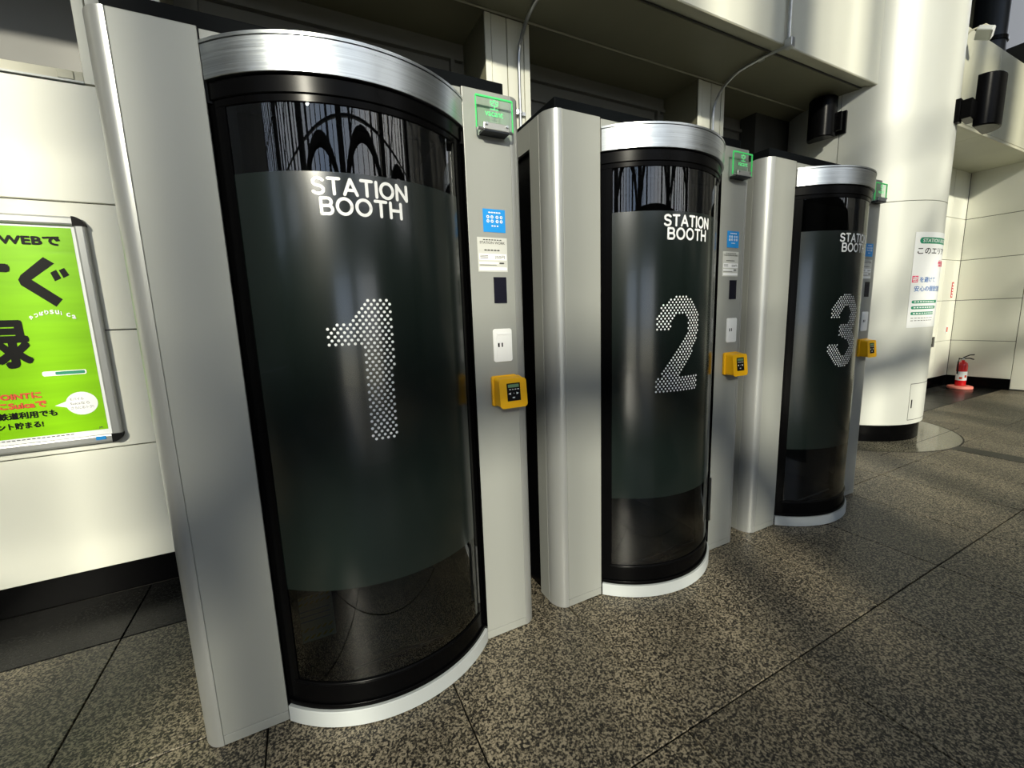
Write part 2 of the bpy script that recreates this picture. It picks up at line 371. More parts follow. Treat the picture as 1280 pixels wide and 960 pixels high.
# ------------------------------------------------------------------ RIGHT END: wall behind the column, corner wall, beam beyond
YR = 1.545
wr = tag(MB().box((5.0, YR+.02, 0), (10.62, YR+.2, 5.3)).build('wall_rear_right', groove), kind='structure')
zr = [.178, .795, 1.479, 2.148, 2.816, 3.66]
for a, b in ((6.3, 8.2), (8.2, 10.02), (10.02, 10.60)):
    for c, d in zip(zr, zr[1:]): panel(wr, a, b, c, d, YR)
tag(MB().box((5.5, YR+.006, 0), (10.6, YR+.02, .176)).build('baseboard_rear', black_gloss), kind='structure')
XE = 10.6
we = tag(MB().box((XE+.02, .10, 0), (XE+.5, YR+.3, 5.3)).build('wall_end', groove), kind='structure')
def epan(y0, y1, z0, z1, nm='panel'): return MB().box((XE, y0+.004, z0+.004), (XE+.02, y1-.004, z1-.004)).build(nm, cream, we, bevel=.003, seg=1)
for c, d in zip(zr, zr[1:]): epan(.785, YR, c, d)
epan(-1.0, .785, .02, 3.66)
tag(MB().box((XE-.004, .79, 0), (XE+.02, YR, .176)).build('baseboard_end', black_gloss), kind='structure')
wo2 = tag(MB().box((XE+.02, -9, 0), (XE+.4, .10, 9.5)).build('wall_right', ceilm), kind='structure')
YG, ZG = .79, 3.52
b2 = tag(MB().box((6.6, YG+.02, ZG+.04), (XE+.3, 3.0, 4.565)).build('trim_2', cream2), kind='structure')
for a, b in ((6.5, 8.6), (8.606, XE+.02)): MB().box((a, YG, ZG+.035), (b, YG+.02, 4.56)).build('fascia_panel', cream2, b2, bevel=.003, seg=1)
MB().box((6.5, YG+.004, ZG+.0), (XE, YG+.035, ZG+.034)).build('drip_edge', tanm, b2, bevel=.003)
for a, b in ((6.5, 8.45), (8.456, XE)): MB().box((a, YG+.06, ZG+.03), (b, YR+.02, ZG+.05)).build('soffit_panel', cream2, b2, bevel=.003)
# upper glazing zone behind the second beam
up_ = tag(MB().box((6.9, 1.45, 4.5), (13, 1.55, 9.5)).build('wall_upper', dark_steel), kind='structure')
for x, w_ in ((7.15, .30), (7.62, .05), (9.1, .3)): MB().box((x, 1.25, 4.56), (x+w_, 1.45, 9.5)).build('mullion', tanm if w_ < .31 else dark_steel, up_, bevel=.004)
pipe = tag(MB().lathe([(0, 0), (.17, 0), (.17, 4.9), (0, 4.9)], n=28).build('drain_pipe', dark_steel, loc=(9.0, 1.05, 4.565)), 'thick dark blue-grey round post standing on the beam at the top right', 'post')
for z in (.25, ): MB().lathe([(.17, z), (.185, z), (.185, z+.05), (.17, z+.05)]).build('collar', black, pipe)

# wall fittings behind the column
s_ = empty('red_sign', (10.40, YR-.006, 1.53)); MB().box((-.03, 0, 0), (.03, .005, .26)).build('sign_plate', redm, s_)
mb = MB()
for k in range(5): mb.box((-.014, -.0012, .02+k*.046), (.014, 0, .048+k*.046))
tag(mb.build('white_marks', whitei, s_), kind='stuff'); tag(s_, 'small upright red sign on the cream wall right of the column', 'sign')
s_ = empty('alarm_plate', (10.36, YR-.010, .93)); MB().box((-.035, 0, 0), (.035, .009, .12)).build('plate', paper, s_); MB().box((-.02, -.002, .02), (.02, 0, .10)).build('red_face', redi, s_)
tag(s_, 'small white plate with red face low on the wall above the fire extinguisher', 'plate')
s_ = empty('door_pull', (9.85, YR-.03, .72)); MB().box((-.02, 0, 0), (.02, .02, .17)).build('grip', inkg, s_, bevel=.004); [MB().box((-.01, .02, z), (.01, .03, z+.03)).build('mount', inkg, s_) for z in (.02, .12)]
tag(s_, 'narrow grey recessed pull on the cream wall panel right of the column', 'handle')

# ------------------------------------------------------------------ COLUMN
RC = .75
col = tag(empty('column', (CX, CY, 0)), 'large round white column on a black base, right of booth 3', 'column')
MB().lathe([(.70, 0), (.725, 0), (.725, .19), (.70, .19)], n=96).build('base', black_gloss, col)
MB().lathe([(RC-.012, .18), (RC-.012, 9.5)], n=96).build('core', groove, col)
def ang(x, y): return math.atan2(x-CX, CY-y)      # from -Y towards +X
aj = ang(5.466, .982)
for z0, z1 in ((.185, 2.436), (2.441, 4.95), (4.955, 9.45)):
    for k in range(3):
        a0 = aj+k*2*PI/3
        MB().arc((0, 0), RC, RC-.02, a0+.004, a0+2*PI/3-.004, z0, z1, 40).build('shell_panel', colm, col, bevel=.002, seg=1)
ah = ang(6.02, .397)
MB().arc((0, 0), RC+.0025, RC-.01, ah+.004, ah+.50, .235, .615, 16).build('hatch', colm, col, bevel=.001, seg=1)
hat = MB().arc((0, 0), RC+.0012, RC-.01, ah, ah+.504, .229, .621, 16).build('hatch_gap', inkg, col)
MB().arc((0, 0), RC+.006, RC, ah+.035, ah+.05, .36, .45, 2).build('hatch_latch', ink, col)
# speakers on the column
def speaker(a, z0, label, sx, cw, ch):
    """wall loudspeaker: half-round black body on a bracket, set to one side of it"""
    t = empty('wall_speaker', (CX+RC*math.sin(a), CY-RC*math.cos(a), z0)); t.rotation_euler = (0, 0, a)
    MB().box((-.05, -.035, .03), (.05, .012, .24)).build('wall_bracket', black, t, bevel=.006)
    MB().box((min(-.03, sx*.6), -.11, .05), (max(.03, sx*.6), -.03, .22)).build('arm', black, t, bevel=.006)
    pts = [(-cw/2, 0)]+[(-cw/2*math.cos(PI*i/14), -.16*math.sin(PI*i/14)**.8) for i in range(1, 14)]+[(cw/2, 0)]
    b_ = MB().prism(pts, -ch/2, ch/2, True).build('cabinet', black, t, bevel=.006)
    b_.location = (sx, -.09, ch/2+.0)
    MB().prism([(x*.9, y*.9-.006) for x, y in pts], -ch/2-.003, -ch/2+.002, True).build('end_plate', black, b_)
    return tag(t, label, 'speaker')
speaker(ang(5.462, .97), 3.13, 'black half-round loudspeaker on the column, under the beam above booth 3', -.13, .24, .37)
speaker(ang(6.28, .377), 3.13, 'black half-round loudspeaker on the right side of the column', .34, .40, .46)

# poster wrapped on the column
ap0 = ang(5.891, .444)
def cmap(off): return lambda s, z: (CX+(RC+off)*math.sin(ap0+s/RC), CY-(RC+off)*math.cos(ap0+s/RC), z)
ps = empty('column_poster', (0, 0, 0)); PZ0, PZ1, PW = 1.205, 2.142, .66
PC = (CX, CY, 1.205); ps.location = PC
def rel(f): return lambda s, z: tuple(a-b for a, b in zip(f(s, z), PC))
MB().arc((0, 0), RC+.0035, RC+.0012, ap0, ap0+PW/RC, 0, PZ1-PZ0, 24).build('sheet', paper, ps)
c1 = rel(cmap(.0042)); c2 = rel(cmap(.005))
def cpill(mb, x0, z0, x1, z1):
    r = (z1-z0)/2; zc = (z0+z1)/2; k = 10
    for i in range(k):
        a, b = x0+r+(x1-x0-2*r)*i/k, x0+r+(x1-x0-2*r)*(i+1)/k
        mb.add([c1(a, z0), c1(b, z0), c1(b, z1), c1(a, z1)], [(0, 1, 2, 3)])
    for x in (x0+r, x1-r): mb.add([c1(x+r*math.cos(2*PI*i/14), zc+r*math.sin(2*PI*i/14)) for i in range(14)], [tuple(range(14))])
for q_ in [(.05, 2.03, .60, 2.09)]+[(.03, z, .38+(z-1.33)*.6, z+.030) for z in (1.448, 1.39, 1.332)]:
    mb = MB(); cpill(mb, *q_); mb.build('green_pill', grni, ps)
mb = MB(); text_fit(mb, 'STATION BOOTH', .085, 2.043, .565, 2.077, c2, .02)
for z in (1.448, 1.39, 1.332):
    for k in range(9): stroke(mb, [(.06+k*.036, z+.015), (.078+k*.036, z+.015)], .011, c2, 4)
tag(mb.build('white_lettering', whitei, ps), kind='stuff')
mb = MB(); text_fit(mb, 'このエリアで', .035, 1.93, .58, 1.992, c1, .025); mb.build('black_lettering', ink, ps)
mb = MB(); text_fit(mb, '仕事', .36, 1.81, .56, 1.875, c1, .05); mb.build('pink_line', pinki, ps); mb = MB()
mb.add([c1(.01, 1.655), c1(.075, 1.655), c1(.075, 1.72), c1(.01, 1.72)], [(0, 1, 2, 3)]); mb.build('pink_square', pinki, ps)
mb = MB(); text_fit(mb, '密', .015, 1.66, .07, 1.715, c2, .02); mb.build('reversed_character', whitei, ps)
mb = MB(); text_fit(mb, 'を避けて', .095, 1.655, .33, 1.71, c1, .02); mb.build('blue_line', bluei, ps); mb = MB(); text_fit(mb, '安心の個室空間', .04, 1.565, .50, 1.622, c1, .02); mb.build('blue_line', bluei, ps)
mb = MB()
for z in (1.30, 1.275):
    for k in range(8): stroke(mb, [(.04+k*.042, z), (.066+k*.042, z)], .006, c1, 4)
tag(mb.build('small_print', inkg, ps), kind='stuff')
tag(ps, 'white paper poster with green and blue lettering taped around the column', 'poster')

# ------------------------------------------------------------------ extinguisher
ex = tag(empty('fire_extinguisher', (10.30, 1.27, .055)), 'red fire extinguisher with white label in the far corner', 'extinguisher')
MB().lathe([(0, 0), (.062, 0), (.068, .01), (.068, .34), (.060, .375), (.038, .40), (.02, .41), (.02, .43), (0, .43)]).build('cylinder', redm, ex)
MB().arc((0, 0), .0695, .067, -2.5, .9, .09, .24, 24).build('label', paper, ex)
mb = MB()
for i in range(3): mb.arc((0, 0), .0702, .069, -1.6+i*.9, -1.1+i*.9, .11+i*.03, .15+i*.03, 4)
tag(mb.build('label_marks', redi, ex), kind='stuff')
MB().lathe([(0, .43), (.014, .43), (.014, .46), (.01, .47), (0, .47)]).build('valve', steel, ex)
MB().tube([(0, 0, .455), (.05, -.06, .46), (.09, -.10, .44)], .009, 8).build('handle', ink, ex)
MB().tube([(-.01, 0, .47), (.05, -.06, .515), (.09, -.10, .52)], .009, 8).build('lever', ink, ex)
MB().tube([(0, .01, .45), (-.06, .03, .46), (-.085, .03, .40), (-.078, .03, .20)], .010, 8).build('hose', ink, ex)
st = tag(MB().lathe([(0, 0), (.15, 0), (.16, .015), (.155, .045), (.13, .053), (.075, .053), (.07, .045), (0, .045)]).build('extinguisher_stand', pinkm, loc=(10.30, 1.27, .0)), 'round salmon-pink tray under the red fire extinguisher', 'stand')

# floodlight on the far beam
fl = empty('floodlight', (7.42, YG-.002, 4.33)); fl.scale = (.55, .55, .55)
MB().box((-.10, -.02, -.08), (.02, 0, .10)).build('mount_plate', tanm, fl, bevel=.006)
MB().tube([(-.02, -.02, .08), (0, -.12, .20), (.10, -.30, .24), (.18, -.34, .20)], .018, 8).build('yoke', tanm, fl)
h_ = MB().box((-.14, -.16, -.05), (.14, .10, .05)).build('lamp_housing', white_metal, fl, bevel=.02); h_.location = (.14, -.26, .12); h_.rotation_euler = (.5, .35, .4)
MB().box((-.11, -.165, -.04), (.11, -.158, .04)).build('lens', whitei, h_)
tag(fl, 'small cream floodlight on a bent arm fixed to the far beam', 'light')

# ------------------------------------------------------------------ conduits
def conduit(x, label, junction):
    t = tag(empty('conduit_pipe', (x, 1.32, 2.70)), label, 'pipe', )
    P = [(0, 0, 0), (0, 0, .55)]+[(.0+.02*(1-math.cos(PI/2*i/8)), -.30*(1-math.cos(PI/2*i/8)), .55+.26*math.sin(PI/2*i/8)) for i in range(1, 9)]
    P += [(.03, -.45, .812), (.07, -.64, .812)]
    MB().tube(P, .0125, 10).build('pipe', steel, t)
    for z in (.22, .62):
        c = MB().box((-.05, .008, z-.012), (.05, .020, z+.012)).tube([(-.02, 0, z-.014), (-.02, 0, z+.014)], .01, 6).tube([(0, 0, z-.012), (0, 0, z+.012)], .0165, 10)
        c.build('clamp', steel, t) if z < .5 else None
    MB().tube([(.035, -.40, .812), (.045, -.44, .812)], .018, 10).build('clamp', steel, t)
    # elbow fitting at beam edge and the vertical run up the fascia
    MB().box((.045, -.66, .79), (.095, -.60, .86)).build('elbow_box', steel, t, bevel=.006)
    MB().tube([(.07, -.62, .85), (.07, -.62, 2.4)], .0125, 10).build('riser', steel, t)
    return t
conduit(1.975, 'galvanised conduit pipe bending down the pier above the gap between booths 1 and 2', True)
conduit(4.02, 'galvanised conduit pipe with elbow box, bending down behind booth 2 and up the beam', True)

# ------------------------------------------------------------------ POSTER on the left wall
FX0, FX1, FZ0, FZ1, YP = -1.335, -.524, .865, 2.015, YW-.004
pf = tag(empty('wall_poster', (FX1, YP, FZ0)), 'lime green advertising poster in a silver snap frame on the left wall', 'poster')
def P2(x, z, y): return (x-FX1, y-YP, z-FZ0)
def pbox(x0, z0, x1, z1, y0, y1, nm, m_, bev=0, par=pf): return MB().box(P2(x0, z0, y0), P2(x1, z1, y1)).build(nm, m_, par, bevel=bev)
pbox(FX0+.01, FZ0+.01, FX1-.01, FZ1-.01, YP-.012, YP, 'backing', white_metal)
FWd = .044; c_ = .03
pbox(FX1-FWd, FZ0+c_, FX1, FZ1-c_, YP-.03, YP, 'frame_side', anod, .01)
pbox(FX0, FZ0+c_, FX0+FWd, FZ1-c_, YP-.03, YP, 'frame_side', anod, .01)
pbox(FX0+c_, FZ1-FWd, FX1-c_, FZ1, YP-.03, YP, 'frame_rail', anod, .01)
pbox(FX0+c_, FZ0, FX1-c_, FZ0+FWd, YP-.03, YP, 'frame_rail', anod, .01)
for sx, sz in ((1, 1), (1, 0), (0, 1), (0, 0)):
    cx = FX1-.045 if sx else FX0+.045; cz = FZ1-.045 if sz else FZ0+.045
    pts = [(cx, cz)]+[(cx+.046*math.cos(a), cz+.046*math.sin(a)) for a in [({(1,1):0,(0,1):PI/2,(0,0):PI,(1,0):-PI/2}[(sx, sz)])+PI/2*i/8 for i in range(9)]]
    mb = MB(); plate(mb, [(x-FX1, z-FZ0) for x, z in pts], -.032, 0); mb.build('corner_cap', ink, pf)
pbox(FX0+FWd-.004, FZ0+FWd-.004, FX1-FWd+.004, FZ1-FWd+.004, YP-.014, YP-.011, 'poster_sheet', paper)
GX1, GZ0, GZ1 = -.582, .936, 1.960
pbox(FX0+FWd, GZ0, GX1, GZ1, YP-.0150, YP-.0141, 'green_print', green)
pl = lambda off: (lambda x, z: P2(x, z, YP-.0150-off))
# map poster pixels of the photograph's left part onto the sheet (plain affine on the wall plane)
mb = MB()
def T(body, x0, z0, x1, z1, wt=.02, o=.0006, mb_=None): text_fit(mb_, body, x0, z0, x1, z1, pl(o), wt)
PT = {}
lines = [
 ('WEBで', -.845, 1.873, -.628, 1.918, .06, ink, 'black_line'), ('アプリや', -1.20, 1.873, -.87, 1.918, .06, ink, 'black_line'),
 ('今', -1.27, 1.582, -1.08, 1.816, .05, ink, 'black_character'), ('す', -1.05, 1.582, -.826, 1.816, .045, ink, 'black_character'),
 ('登', -1.25, 1.284, -1.03, 1.53, .035, ink, 'black_character'), ('録', -1.01, 1.284, -.806, 1.53, .035, ink, 'black_character'),
 ('鉄道利用でも', -.975, 1.032, -.764, 1.068, .04, ink, 'black_line'), ('ント貯まる!', -.985, .982, -.822, 1.016, .04, ink, 'black_line'),
 ('POINTに', -.975, 1.130, -.808, 1.163, .06, redi, 'red_line'), ('にSuicaで', -.975, 1.083, -.795, 1.118, .06, redi, 'red_line'),
]
for b_, x0, z0, x1, z1, wt, m_, nm in lines:
    mb = MB(); T(b_, x0, z0, x1, z1, wt, mb_=mb); mb.build(nm, m_, pf)
gu = MB()
for P_ in ([(-0.7024, 1.8184), (-0.6664, 1.7885), (-0.7581, 1.7097), (-0.6604, 1.6151), (-0.689, 1.5786), (-0.7995, 1.6841), (-0.8048, 1.7092), (-0.7935, 1.7313)],
           [(-0.6874, 1.7442), (-0.6641, 1.7587), (-0.6507, 1.7176), (-0.6762, 1.7031)],
           [(-0.6548, 1.7563), (-0.6335, 1.7683), (-0.619, 1.7335), (-0.6427, 1.719)]): gu.poly(P_, pl(.0006))
gu.build('black_character', ink, pf)
# white small arched line, search bar and speech balloon
mb = MB(); word = 'やっぱりSuica'
for i, ch in enumerate(word):
    x = -.795+i*.0195; z = 1.512+.032*math.sin(PI*(i+.5)/len(word))
    text_fit(mb, ch, x, z, x+(.015 if ch != 'i' else .004), z+.020, pl(.0006), .05)
tag(mb.build('white_arched_line', whitei, pf), kind='stuff')
sb = MB().poly(rrect(-.790, 1.236, -.624, 1.260, .008), pl(.0006)).build('search_bar', whitei, pf)
MB().poly(rrect(-.742, 1.240, -.630, 1.256, .005), pl(.0009)).build('search_field', grni, sb)
MB().poly(ell(-.665, 1.085, .062, .060, -165, 165, 26)+[(-.768, 1.083)], pl(.0006)).build('speech_balloon', whitei, pf)
mb = MB()
text_fit(mb, 'モバイル', -.71, 1.103, -.655, 1.117, pl(.0009)); text_fit(mb, 'Suicaなら', -.71, 1.080, -.635, 1.094, pl(.0009)); text_fit(mb, 'さらにおトク!', -.71, 1.057, -.622, 1.071, pl(.0009))
for k in range(16): stroke(mb, [(-1.0+k*.018, .927), (-1.0+k*.018+.010, .927)], .004, pl(.0006), 4)
text_fit(mb, 'JR', -.618, .942, -.600, .953, pl(.0009), .02)
tag(mb.build('grey_lettering', inkg, pf), kind='stuff')
mb = MB().box(P2(-.632, .884, YP-.0325), P2(-.592, .902, YP-.0295)); mb.build('blue_tag', blue, pf)

# ------------------------------------------------------------------ STATION BOOTH
C = (.603, .37); RO = .548
XA, XB, XC, XD = 0.0, .203, 1.003, 1.203
H = 2.30; DEP = 1.26; RX = .062
af = lambda r, half=.4: math.asin(half/r)
booth = empty('station_booth')
def part(a, b, nm, m_, par=booth, bev=0, **k): return MB().box(a, b).build(nm, m_, par, bevel=bev, **k)
# front panels with kick strips
part((XA+.002, 0, .042), (XB, .022, H), 'front_panel', silver, bev=.002)
part((XC+.002, 0, .042), (XD-.001, .022, H), 'front_panel', silver, bev=.002)
part((XA+.002, .0005, 0.003), (XB, .022, .040), 'kick_strip', silver, bev=.002)
part((XC+.002, .0005, 0.003), (XD-.001, .022, .040), 'kick_strip', silver, bev=.002)
part((XA, .004, .005), (XB-.003, .03, H-.004), 'panel_backing', black)
part((XC+.006, .004, .005), (XD, .03, H-.004), 'panel_backing', black)
def corner(x, sgn):
    pts = [(x+sgn*RX*math.sin(a), .085-.085*math.cos(a)) for a in [PI/2*i/12 for i in range(13)]]
    inner_ = [(px-sgn*.004, py+.006) for px, py in reversed(pts)]
    pl_ = pts+inner_
    if sgn < 0: pl_ = pl_[::-1]
    return MB().prism(pl_, .003, H, True).build('corner_trim', anod, booth)
corner(XA, -1); corner(XD, 1)
part((XA-RX, .088, .003), (XA-RX+.016, .17, H), 'side_panel', silver, bev=.001)
part((XD+RX-.016, .088, .003), (XD+RX, .17, H), 'side_panel', silver, bev=.001)
part((XA-RX+.02, .15, .003), (XA-RX+.03, DEP, 2.19), 'side_recess', black)
part((XD+RX-.03, .15, .003), (XD+RX-.02, DEP, 2.19), 'side_recess', black)
part((XA-RX, .17, 2.19), (XA-RX+.016, DEP, H), 'side_band', silver)
part((XD+RX-.016, .17, 2.19), (XD+RX, DEP, H), 'side_band', silver)
part((XA-.03, DEP-.02, .003), (XD+.03, DEP, H), 'back_panel', silver)
part((XA-.04, .06, H-.025), (XD+.04, DEP-.01, H-.004), 'ceiling_panel', inner)
part((XA-.015, .03, H-.006), (XD-.01, DEP+.01, 2.357), 'roof_cap', roofm, bev=.004)
# interior
part((XA-.02, .04, .003), (XD+.02, DEP-.02, .075), 'inner_floor', inner)
part((XA+.14, .04, .075), (XA+.16, DEP-.02, H-.03), 'inner_wall', inner)
part((XD-.16, .04, .075), (XD-.14, DEP-.02, H-.03), 'inner_wall', inner)
part((XA+.16, DEP-.05, .075), (XD-.16, DEP-.03, H-.03), 'inner_wall', inner)
dk = part((XA+.16, .80, .72), (XD-.16, DEP-.05, .75), 'desk', inner, bev=.003)
part((.30, .55, .42), (.90, .85, .48), 'bench', inner, bev=.01)
part((.44, .032, .078), (.93, .040, .084), 'threshold_strip', alum)
# floor notice
nt_ = part((.20, .29, .0755), (.392, .64, .0765), 'floor_notice', mat('notice_grey', (.55, .57, .52), .5))
mb = MB()
for zz in (.305, .36, .565, .615):
    for k in range(7):
        x = .21+k*.025; mb.add([(x, zz, .0768), (x+.012, zz, .0768), (x+.026, zz+.022, .0768), (x+.014, zz+.022, .0768)], [(0, 1, 2, 3)])
tag(mb.build('hazard_stripes', amber, nt_), kind='stuff')
mb = MB()
for zz in (.43, .47, .51): mb.add([(.215, zz, .0768), (.375, zz, .0768), (.375, zz+.006, .0768), (.215, zz+.006, .0768)], [(0, 1, 2, 3)])
tag(mb.build('notice_lines', bluei, nt_), kind='stuff')
# header
part((XB+.004, .0, 2.158), (XC-.003, .02, H-.006), 'header_panel', silver, bev=.001)
part((XB+.002, .006, 2.10), (XC-.001, .03, H-.003), 'header_backing', black)
A_ = af(RO, .399)
MB().arc(C, RO, RO-.02, -A_, A_, 2.156, 2.249, 56).build('header_ring', alum, booth, bevel=.0015, seg=1)
MB().arc(C, RO+.002, RO-.02, -A_, A_, 2.2505, 2.259, 56).build('ring_lip', alum, booth)
def segfill(r, half, z0, z1, nm, m_, yback=.02):
    a = af(r, half); pts = [(C[0]+r*math.sin(-a+2*a*i/40), C[1]-r*math.cos(-a+2*a*i/40)) for i in range(41)]
    pts += [(C[0]+half, yback), (C[0]-half, yback)]
    return MB().prism(pts, z0, z1).build(nm, m_, booth)
segfill(RO-.015, .396, 2.22, 2.24, 'ring_cover', black)
Rg = .527; ag = af(Rg, .352)
a53 = af(.536, .396)
MB().arc(C, .536, .50, -a53, a53, 2.106, 2.155, 48).build('door_rail', black, booth, bevel=.003)
MB().arc(C, .531, .49, -af(.531, .39), af(.531, .39), 2.085, 2.108, 48).build('rail_lip', black_gloss, booth, bevel=.002)
segfill(.50, .35, 2.10, 2.15, 'rail_soffit', black, .04)
# plinth and lower rail
MB().arc(C, RO, RO-.03, -A_, A_, .003, .066, 56).build('plinth', white_metal, booth, bevel=.0015, seg=1)
segfill(RO-.02, .39, .010, .060, 'plinth_fill', black, .05)
MB().arc(C, .538, .50, -a53, a53, .067, .085, 48).build('door_rail', black, booth, bevel=.002)
MB().arc(C, .530, .50, -af(.530, .39), af(.530, .39), .085, .158, 48).build('door_rail', black_gloss, booth, bevel=.002)
MB().arc(C, .534, .50, -af(.534, .37), af(.534, .37), .158, .170, 48).build('rail_bead', black, booth, bevel=.005)
# jambs
for s in (-1, 1):
    a0, a1 = (ag, af(.53, .396)) if s > 0 else (-af(.53, .396), -ag)
    MB().arc(C, .530, .49, a0, a1, .07, 2.15, 6).build('door_jamb', black_gloss, booth)
    MB().box((C[0]+s*.36-.02, .0, .07), (C[0]+s*.36+.02, .05, 2.15)).build('jamb_filler', black, booth)
MB().box((.948, -.052, .24), (.954, -.040, .50)).build('edge_seal', alum, booth)
MB().box((.9995, -.003, .07), (1.004, .01, 2.155)).build('edge_seal', black_gloss, booth)
gls = MB().arc(C, Rg, Rg-.006, -ag, ag, .165, 2.10, 64).build('door_glass', door_glass, booth)
MB().arc(C, Rg+.0006, Rg+.0001, -ag, ag, .53, 1.897, 64).build('frosted_film', film, gls)
gm = lambda s, z: (C[0]+(Rg+.0012)*math.sin(s/Rg), C[1]-(Rg+.0012)*math.cos(s/Rg), z)
mb = MB(); stroke_word(mb, 'STATION', -.152, .140, 1.829, 1.883, .0095, gm); stroke_word(mb, 'BOOTH', -.133, .117, 1.771, 1.826, .0095, gm)
tag(mb.build('door_lettering', whitei, gls), kind='stuff')
# --- control column fittings on the right panel
def fit(x0, z0, x1, z1, y0, y1, nm, m_, par=booth, bev=0): return MB().box((x0, y0, z0), (x1, y1, z1)).build(nm, m_, par, bevel=bev)
sg = empty('vacancy_sign', (0, 0, 0), booth)
SX0, SX1, SZ0, SZ1 = 1.045, 1.195, 2.150, 2.262; yS = -.035
fit(SX0, SZ0, SX1, SZ1, yS-.003, yS+.003, 'acrylic_plate', acrylic, sg)
mb = MB(); e_ = .0022
mb.box((SX0, yS-.0035, SZ1-e_*1.6), (SX1, yS+.0035, SZ1+e_)).box((SX0-e_, yS-.0035, SZ0), (SX0+e_*.3, yS+.0035, SZ1)).box((SX1-e_*.3, yS-.0035, SZ0), (SX1+e_, yS+.0035, SZ1))
mb.build('lit_edge', lawn_glow, sg)
sm_ = lambda x, z: (x, yS-.0042, z)
mb = MB(); text_fit(mb, '空', 1.102, 2.219, 1.136, 2.254, sm_); text_fit(mb, 'vacant', 1.080, 2.195, 1.154, 2.213, sm_)
tag(mb.build('lit_lettering', green_text, sg), kind='stuff')
fit(1.068, 2.144, 1.176, 2.170, yS-.014, yS-.004, 'clamp_bar', anod, sg, .003)
fit(1.068, 2.138, 1.176, 2.150, yS-.012, .0, 'clamp_foot', dark_steel, sg, .002)
for x in (1.079, 1.164): MB().tube([(x, yS-.014, 2.163), (x, yS-.020, 2.163)], .005, 12).build('clamp_screw', alum, sg)
MB().tube([(SX0+.004, yS, 2.149), (SX1-.002, yS, 2.149)], .006, 10).build('light_bar', steel, sg)
# stickers
bs = fit(1.069, 1.784, 1.166, 1.872, -.0012, 0, 'blue_sticker', blue)
pm = lambda o: (lambda x, z: (x, -.0012-o, z))
mb = MB()
for k in range(5): stroke(mb, [(1.094+k*.011, 1.859), (1.100+k*.011, 1.859)], .005, pm(.0005), 4)
for x, z in ((1.090, 1.842), (1.108, 1.842), (1.130, 1.842), (1.148, 1.842), (1.090, 1.826), (1.108, 1.826), (1.130, 1.826), (1.148, 1.826)):
    for a in range(1): stroke(mb, [(x+.005*math.cos(t*PI/3), z+.005*math.sin(t*PI/3)) for t in range(7)], .0035, pm(.0005), 4)
for x in (1.107, 1.118, 1.130): stroke(mb, [(x, 1.808), (x+.002, 1.808)], .006, pm(.0005), 6)
tag(mb.build('sticker_marks', whitei, bs), kind='stuff')
lb = fit(1.040, 1.630, 1.170, 1.763, -.0012, 0, 'info_label', mat('label_grey', (.58, .59, .55), .5))
mb = MB()
for a in (rrect(1.045, 1.676, 1.166, 1.700, .002), rrect(1.045, 1.660, 1.130, 1.668, .001), rrect(1.045, 1.636, 1.166, 1.648, .001)): mb.poly(a, pm(.0004))
tag(mb.build('white_fields', whitei, lb), kind='stuff')
mb = MB(); text_fit(mb, 'STATION WORK', 1.050, 1.738, 1.160, 1.748, pm(.0008), .01); text_fit(mb, '250円', 1.113, 1.681, 1.158, 1.694, pm(.0008), .01)
for k in range(7): stroke(mb, [(1.066+k*.012, 1.754), (1.072+k*.012, 1.754)], .004, pm(.0008), 4)
for k in range(3): stroke(mb, [(1.050, 1.683+k*.005), (1.084, 1.683+k*.005)], .002, pm(.0008), 4)
for k in range(5): stroke(mb, [(1.070+k*.014, 1.714), (1.078+k*.014, 1.714)], .005, pm(.0008), 4)
stroke(mb, [(1.135, 1.664), (1.152, 1.664)], .006, pm(.0008), 4); stroke(mb, [(1.048, 1.656), (1.120, 1.656)], .002, pm(.0008), 4)
tag(mb.build('label_print', inkg, lb), kind='stuff')
fit(1.104, 1.505, 1.161, 1.609, -.003, 0, 'sensor_window', mat('sensor_black', (.008, .008, .016), .25))
# key plate with a recessed scoop
mb = MB(); px0, pz0, px1, pz1 = 1.090, 1.262, 1.176, 1.400
o_ = rrect(px0, pz0, px1, pz1, .010); i_ = [(1.104, 1.280), (1.160, 1.280), (1.162, 1.380), (1.106, 1.380)]
plate(mb, o_, -.006, 0)
kp = mb.build('key_plate', whitep, booth, bevel=.002)
mb = MB(); q = [(1.102, 1.276), (1.164, 1.276), (1.164, 1.384), (1.102, 1.384)]; y = -.0065
mb.add([(q[0][0], y, q[0][1]), (q[1][0], y, q[1][1]), (q[2][0], y, q[2][1]), (q[3][0], y, q[3][1]), (1.125, -.0065, 1.30), (1.148, -.0065, 1.30), (1.150, .004, 1.365), (1.120, .004, 1.365)],
       [(0, 1, 5, 4), (1, 2, 6, 5), (2, 3, 7, 6), (3, 0, 4, 7), (4, 5, 6, 7)])
mb2 = MB(); plate(mb2, rrect(1.103, 1.276, 1.163, 1.386, .004), -.0072, -.0058); mb2.build('scoop_rim', whitep, kp)
mb2 = MB().box((1.106, -.0092, 1.376), (1.160, -.0068, 1.381)).build('scoop_shadow_lip', whitep, kp)
for x, w_ in ((1.113, .0075), (1.129, .006)): MB().box((x-w_/2, -.0084, 1.325), (x+w_/2, -.0070, 1.342)).build('key_slot', ink, kp, bevel=.001)
